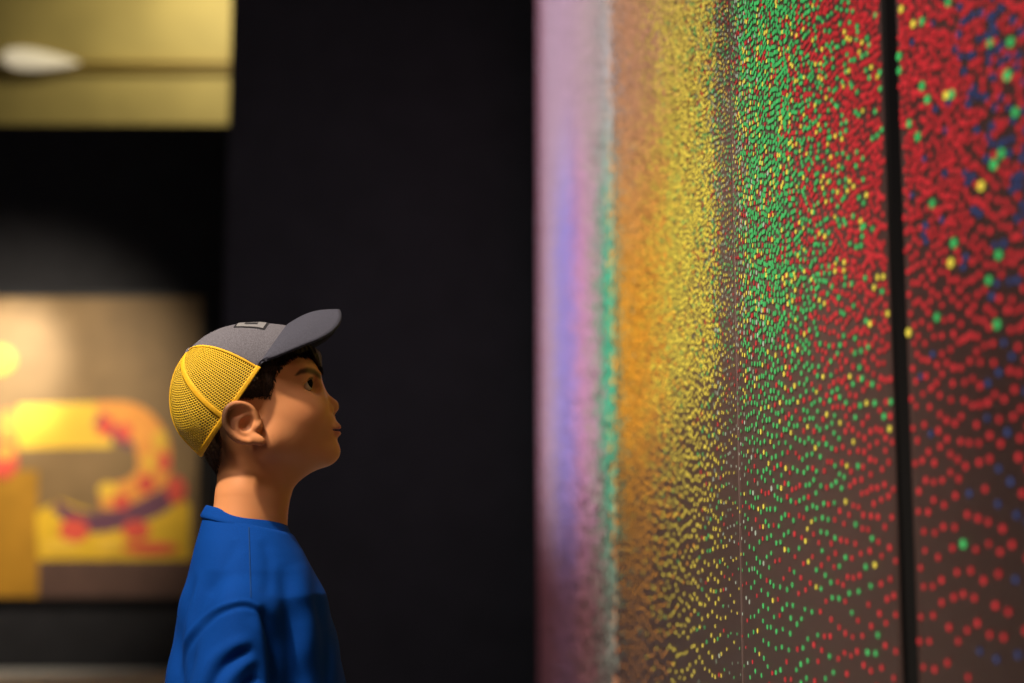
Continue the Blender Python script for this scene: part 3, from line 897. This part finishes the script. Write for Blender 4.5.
# woven patch on the front
def on_patch(s, t, off):
    al = (s * 27) * D2R; ep = (15 + 27 * t) * D2R
    return cap_pt(al, ep, off)
def patch_piece(s0, s1, t0, t1, off):
    S, T = np.meshgrid(np.linspace(s0, s1, 14), np.linspace(t0, t1, 10), indexing='ij')
    return on_patch(S, T, off).reshape(-1, 3), grid_q(14, 10)
PV, PQ, PI_ = [], [], []
def add_piece(args, m_):
    v_, q_ = patch_piece(*args); PQ.append(q_ + sum(len(x) for x in PV)); PV.append(v_); PI_.extend([m_] * len(q_))
add_piece((-1, 1, 0, 1, 1.2), 1)
add_piece((-0.93, 0.93, 0.07, 0.93, 1.5), 0)
for (s0, s1, t0, t1) in ((-0.70, -0.52, 0.3, 0.7), (-0.42, -0.36, 0.3, 0.7), (-0.36, -0.22, 0.6, 0.7), (-0.12, -0.05, 0.3, 0.7), (-0.05, 0.10, 0.3, 0.4),
                         (0.2, 0.27, 0.3, 0.7), (0.27, 0.42, 0.46, 0.56), (0.52, 0.70, 0.3, 0.45)):
    add_piece((s0, s1, t0, t1, 1.7), 1)
px_mesh('patch', np.concatenate(PV), np.concatenate(PQ), [M_patch, M_patchdark], cap, True, PI_)
# visor: from the front rim to a curved outer edge
edge_pts = np.array([(257, -55, 366), (272, -58.5, 361.5), (288, -58, 355), (303, -54.5, 348.5), (316, -50, 343.5), (329, -43, 336), (337, -34, 328), (340.5, -23, 319.5), (340, -11, 312.5), (338, 0, 310)], float)
def edge_curve(s):
    full = np.concatenate([edge_pts, (edge_pts * np.array([1, -1, 1]))[-2::-1]])
    dist = np.concatenate([[0], np.cumsum(np.linalg.norm(np.diff(full, axis=0), axis=1))]); dist /= dist[-1]
    # smooth the polyline
    ss = np.linspace(0, 1, 400); c = np.stack([np.interp(ss, dist, full[:, k]) for k in range(3)], 1)
    for _ in range(60):
        c[1:-1] = 0.5 * c[1:-1] + 0.25 * (c[2:] + c[:-2])
    return np.stack([np.interp(s, ss, c[:, k]) for k in range(3)], 1)
ns, nt_ = 61, 16
s = np.linspace(0, 1, ns)
oc = edge_curve(s); oc[:, 2] *= -1
bc = cap_pt((s * 2 - 1) * 68 * D2R, np.full(ns, 1.5 * D2R), 1.0); 
if bc[0, 1] > 0: bc = bc[::-1]
VT, VB_ = [], []
for i in range(ns):
    for j in range(nt_):
        t = j / (nt_ - 1)
        p = bc[i] * (1 - t) + oc[i] * t
        up = np.array([-0.35, 0, 0.93]) * 5.0 * math.sin(math.pi * t) * math.sin(math.pi * s[i]) ** 0.7
        VT.append(p + up + np.array([0, 0, 1.6])); VB_.append(p + up - np.array([0, 0, 1.6]))
Q = grid_q(ns, nt_); n = ns * nt_
rim = [i * nt_ + nt_ - 1 for i in range(ns)]
side = np.array([(rim[i], rim[i + 1], rim[i + 1] + n, rim[i] + n) for i in range(ns - 1)])
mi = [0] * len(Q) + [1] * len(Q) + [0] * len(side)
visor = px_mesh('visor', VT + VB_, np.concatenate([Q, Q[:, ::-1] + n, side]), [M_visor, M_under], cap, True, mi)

# ------------------------------------------------------------------ the t-shirt
TG = Grid(150, 366, -170, 170, -920, -498, 1.5)
LV = np.array([  # py, centre x, half depth, half width
    (500, 246, 36, 34), (510, 245, 40, 39), (517, 245, 42, 44), (527, 244.7, 44.5, 54), (539, 246.5, 49.5, 66), (551, 248.7, 55, 76), (567, 250.7, 61.7, 88), (592, 254, 71, 100), (620, 254, 77.5, 105), (645, 255, 83, 106), (683, 256, 90.5, 107),
    (740, 260, 90, 106), (820, 258, 84, 104), (915, 256, 84, 108)], float)
def shirt_field(g):
    py = -g.z
    cx, rx, ry = (np.interp(py, LV[:, 0], LV[:, k])[None, None, :].astype(np.float32) for k in (1, 2, 3))
    q = (((np.abs(g.X - cx)) / rx) ** 2.2 + (g.A / ry) ** 2.2) ** (1 / 2.2)
    d = ((q - 1) * np.minimum(rx, ry) * 0.85).astype(np.float32)
    d = smax(d, (g.Z + 514 + 0.22 * (g.X - 205) + 0 * g.Y).astype(np.float32), 3)        # neckline plane
    d = smax(d, -(g.Z + 905) + 0 * d, 6)
    slv = smax(cone(g, (243, 92, 612), (226, 122, 742), 33, 43), (-(g.Z + 742) - (g.A - 120) * 0.15).astype(np.float32) + 0 * d, 5)
    sl = smin(d, slv, 13)
    d = sl
    w = 0.9 * np.sin(g.X * 0.09 + g.Z * 0.05 + 1.3 * np.sin(g.Y * 0.04 + g.Z * 0.02)) + 0.6 * np.sin(g.X * 0.05 - g.Z * 0.11 + g.Y * 0.06)
    return d + (w * np.clip((-g.Z - 530) / 60, 0, 1)).astype(np.float32)
FOLDS = [  # path over the side of the shirt, height, width: raised folds and creases
    ([(268, 640), (264, 612), (257, 599), (246, 594), (232, 596), (217, 603), (200, 619), (188, 640), (180, 670)], 1.3, 2.2),
    ([(272, 650), (268, 618), (259, 604), (246, 599), (233, 601), (219, 608), (203, 624), (192, 644), (184, 674)], -1.8, 2.6),
    ([(256, 636), (238, 644), (220, 660), (208, 690)], -4.0, 5.0), ([(256, 628), (234, 634), (213, 652), (200, 690)], 2.6, 6.0),
    ([(258, 644), (244, 652), (228, 670), (220, 700)], 3.0, 6.0),
    ([(258, 662), (244, 672), (232, 700)], -3.2, 4.0), ([(264, 668), (252, 680), (242, 706)], 2.8, 6.0),
    ([(260, 596), (269, 620), (273, 655), (274, 720)], -6.5, 5.0), ([(252, 606), (262, 640), (265, 700)], 2.2, 6.0),
    ([(278, 560), (286, 592), (289, 640), (288, 710)], -3.5, 8.0), ([(294, 560), (303, 600), (306, 660), (304, 720)], 3.0, 9.0),
    ([(200, 572), (188, 602), (181, 634), (184, 690)], -3.8, 4.5), ([(206, 566), (197, 596), (192, 626), (196, 690)], 2.4, 5.0),
    ([(192, 570), (181, 604), (173, 640), (170, 690)], 2.2, 4.0),
    ([(240, 538), (228, 560), (212, 592)], -1.6, 6.0), ([(262, 536), (268, 560), (266, 590)], -1.4, 6.0), ([(312, 590), (322, 630), (324, 690)], -2.4, 6.0),
]
def fold_height(x, py, shift):
    h = np.zeros(len(x))
    for pts, amp, wd in FOLDS:
        c = curve([(a + shift, b + 0.6 * shift) for a, b in pts], 40); best = np.full(len(x), 1e9); tt = np.zeros(len(x))
        for i in range(39):
            v = c[i + 1] - c[i]; t = np.clip(((x - c[i, 0]) * v[0] + (py - c[i, 1]) * v[1]) / (v @ v + 1e-9), 0, 1)
            d2 = (x - c[i, 0] - t * v[0]) ** 2 + (py - c[i, 1] - t * v[1]) ** 2
            m = d2 < best; best = np.where(m, d2, best); tt = np.where(m, (i + t) / 39, tt)
        taper = np.clip(tt / 0.28, 0, 1) * np.clip((1.12 - tt) / 0.3, 0, 1)
        h += amp * np.exp(-best / (wd * wd)) * taper * taper * (3 - 2 * taper)
    return h
def normals(P, Q):
    n = np.cross(P[Q[:, 2]] - P[Q[:, 0]], P[Q[:, 3]] - P[Q[:, 1]]); N = np.zeros_like(P)
    for k in range(4):
        for q in range(3): N[:, q] += np.bincount(Q[:, k], weights=n[:, q], minlength=len(P))
    return N / (np.linalg.norm(N, axis=1)[:, None] + 1e-9)
SP, SQ = surface_net(shirt_field(TG), TG)
SP = smooth_mesh(SP, SQ, 4, 0.5)
_N = normals(SP, SQ)
for sgn, shf in ((-1, 0.0), (1, 5.0)):
    m = SP[:, 1] * sgn > 0
    hgt = fold_height(SP[m, 0], -SP[m, 2], shf) * sstep(22, 55, np.abs(SP[m, 1]))
    SP[m] += _N[m] * hgt[:, None]
SP = smooth_mesh(SP, SQ, 1, 0.4)
shirt = px_mesh('t_shirt', SP, SQ, M_shirt, boy)
# ribbed neckband
na = 72
def ringpt(a, cx, py0, sl, rx, ry):
    x = cx + rx * math.cos(a); return np.array([x, ry * math.sin(a), -(py0 + sl * (x - 205))])
prof = [(0, 505.8, 37.5, 36), (0, 504.6, 39.2, 38), (0, 505.6, 41.0, 40), (0, 509, 42.6, 43), (0, 513, 44.4, 47.0), (0, 516.5, 46.0, 51.0), (0, 518.5, 45.5, 51.0), (0, 519.5, 43.5, 49.0)]
V = [ringpt(2 * math.pi * j / na, 246.2, p[1] + 0.0, 0.235, p[2], p[3]) for p in prof for j in range(na)]
Q = [(i * na + j, i * na + (j + 1) % na, (i + 1) * na + (j + 1) % na, (i + 1) * na + j) for i in range(len(prof) - 1) for j in range(na)]
px_mesh('collar', V, [q[::-1] for q in Q], M_shirt, shirt)
# shoulder seam stitching (near and far)
def tube(name, pts, r, m, parent):
    pts = np.array(pts, float); n = 8; V, Q = [], []
    for i in range(len(pts)):
        d = pts[min(i + 1, len(pts) - 1)] - pts[max(i - 1, 0)]; d /= np.linalg.norm(d)
        a = np.cross(d, [1, 0, 0.01]); a /= np.linalg.norm(a); b = np.cross(d, a)
        for j in range(n):
            t = 2 * math.pi * j / n; V.append(pts[i] + r * (a * math.cos(t) + b * math.sin(t)))
    for i in range(len(pts) - 1):
        for j in range(n): Q.append((i * n + j, i * n + (j + 1) % n, (i + 1) * n + (j + 1) % n, (i + 1) * n + j))
    return px_mesh(name, V, Q, m, parent)
from mathutils.bvhtree import BVHTree
bvh = BVHTree.FromPolygons([tuple(p) for p in SP], [tuple(q) for q in SQ])
for sgn in (-1, 1):
    pts = []
    for t in np.linspace(0, 1, 16):
        px_, py_ = 249 + 2 * t, 527 + 64 * t
        h = bvh.ray_cast(Vector((px_, sgn * 300, -py_)), Vector((0, -sgn, 0)))
        if h[0] is not None: pts.append(np.array(h[0]) + np.array([0, sgn * 0.15, 0.1]))
    if len(pts) > 3: tube('shoulder_seam', pts, 0.55, M_stitch, shirt)

# trousers and shoes (below the picture's edge)
WG = Grid(160, 340, -130, 130, -1250, -880, 3.0)
def trouser_field(g):
    d = ell(g, (250, 0, 892), (70, 88, 60))
    d = smin(d, cone(g, (250, 42, 905), (255, 46, 1080), 52, 40), 16)
    d = smin(d, cone(g, (255, 46, 1080), (244, 48, 1235), 40, 33), 14)
    return smax(d, -(g.Z + 1238) + 0 * d, 3)
WP_, WQ = surface_net(trouser_field(WG), WG)
px_mesh('trousers', WP_, WQ, M_trouser, boy)
def shoe(side):
    g = Grid(205, 345, 15, 85, -1286, -1222, 2.0)
    d = cone(g, (238, 47, 1258), (305, 52, 1268), 21, 17, False)
    d = smin(d, cone(g, (240, 47, 1235), (240, 47, 1258), 19, 20, False), 8)
    d = smax(d, -(g.Z + 1284) + 0 * d, 2)
    P, Q = surface_net(d, g)
    zc = P[Q].mean(1)[:, 2]
    if side < 0: P = P * np.array([1, -1, 1]); Q = Q[:, ::-1]
    o = px_mesh('shoe', P, Q, [M_shoe, M_sole], boy, True, np.where(zc < -1275, 1, 0))
    return o
shoe(-1); shoe(1)

# ------------------------------------------------------------------ light
W = bpy.data.worlds.new('dim_room'); SC.world = W; W.use_nodes = True
W.node_tree.nodes['Background'].inputs[0].default_value = (0.5, 0.45, 0.42, 1)
W.node_tree.nodes['Background'].inputs[1].default_value = 0.004

def aim(o, tgt):
    d = Vector(tgt) - o.location; o.rotation_euler = d.to_track_quat('-Z', 'Y').to_euler()
def spot(name, loc, tgt, power, ang, blend, col=(1, 1, 1), rad=0.03):
    l = bpy.data.lights.new(name, 'SPOT'); l.energy = power; l.spot_size = math.radians(ang); l.spot_blend = blend; l.color = col; l.shadow_soft_size = rad
    o = bpy.data.objects.new(name, l); COL.objects.link(o); o.location = loc; aim(o, tgt); return o
def area(name, loc, tgt, power, sx, sy, col=(1, 1, 1)):
    l = bpy.data.lights.new(name, 'AREA'); l.shape = 'RECTANGLE'; l.size = sx; l.size_y = sy; l.energy = power; l.color = col
    o = bpy.data.objects.new(name, l); COL.objects.link(o); o.location = loc; aim(o, tgt); return o
WARM = (1.0, 0.80, 0.56)
spot('track_spot', (-1.31, 1.07, 3.35), (-0.30, 2.08, 1.15), 440, 44, 0.6, (1.0, 0.84, 0.62), 0.075)
spot('painting_spot', at(-30, 120, 7.4), at(0, 440, YW), 640, 60, 1.0, (1.0, 0.86, 0.66), 0.1)
spot('painting_accent', at(0, 170, 8.9), at(5, 375, YW), 520, 34, 1.0, (1.0, 0.94, 0.86), 0.1)
spot('display_fill', (-1.4, 0.2, 4.2), (0.28, 2.5, 1.0), 270, 54, 1.0, (1.0, 0.86, 0.8), 0.3)  # added unseen spot that brightens the panel faces and the cap front
area('boy_fill', (-1.3, -1.4, 2.7), (-0.35, 2.05, 1.15), 12.5, 1.6, 1.0, (1.0, 0.66, 0.40))  # added fill light, warms the shaded side of the boy's face and neck
area('hall_lights', (-2.6, 12.6, 6.7), (-2.9, 14.0, 5.2), 70, 2.0, 0.6, (1.0, 0.90, 0.60))
area('partition_fill', (-0.4, 4.6, 2.3), (-0.4, 7.75, 0.2), 16, 2.0, 0.3, (0.92, 0.93, 1.0))  # added light, stands in for floor bounce on the lower partition
area('black_wall_fill', (-2.0, 5.0, 6.8), (-2.0, 5.0, 0), 8, 5, 4, (0.92, 0.93, 1.0))  # added ambient fill for the black walls, no fixture behind it

# ------------------------------------------------------------------ camera
cam = bpy.data.cameras.new('camera'); cam.lens = F / 1024 * 36; cam.sensor_width = 36; cam.sensor_fit = 'HORIZONTAL'
co = bpy.data.objects.new('camera', cam); COL.objects.link(co)
co.location = CAM; co.rotation_euler = (math.pi / 2 + PITCH, 0, 0)
cam.clip_start = 0.05; cam.clip_end = 100
cam.dof.use_dof = True; cam.dof.focus_distance = 2.01; cam.dof.aperture_fstop = 1.7
SC.camera = co
SC.view_settings.view_transform = 'Standard'
SC.view_settings.look = 'None'
SC.view_settings.exposure = 0.0
SC.view_settings.gamma = 1.0
SC.view_settings.use_curve_mapping = False
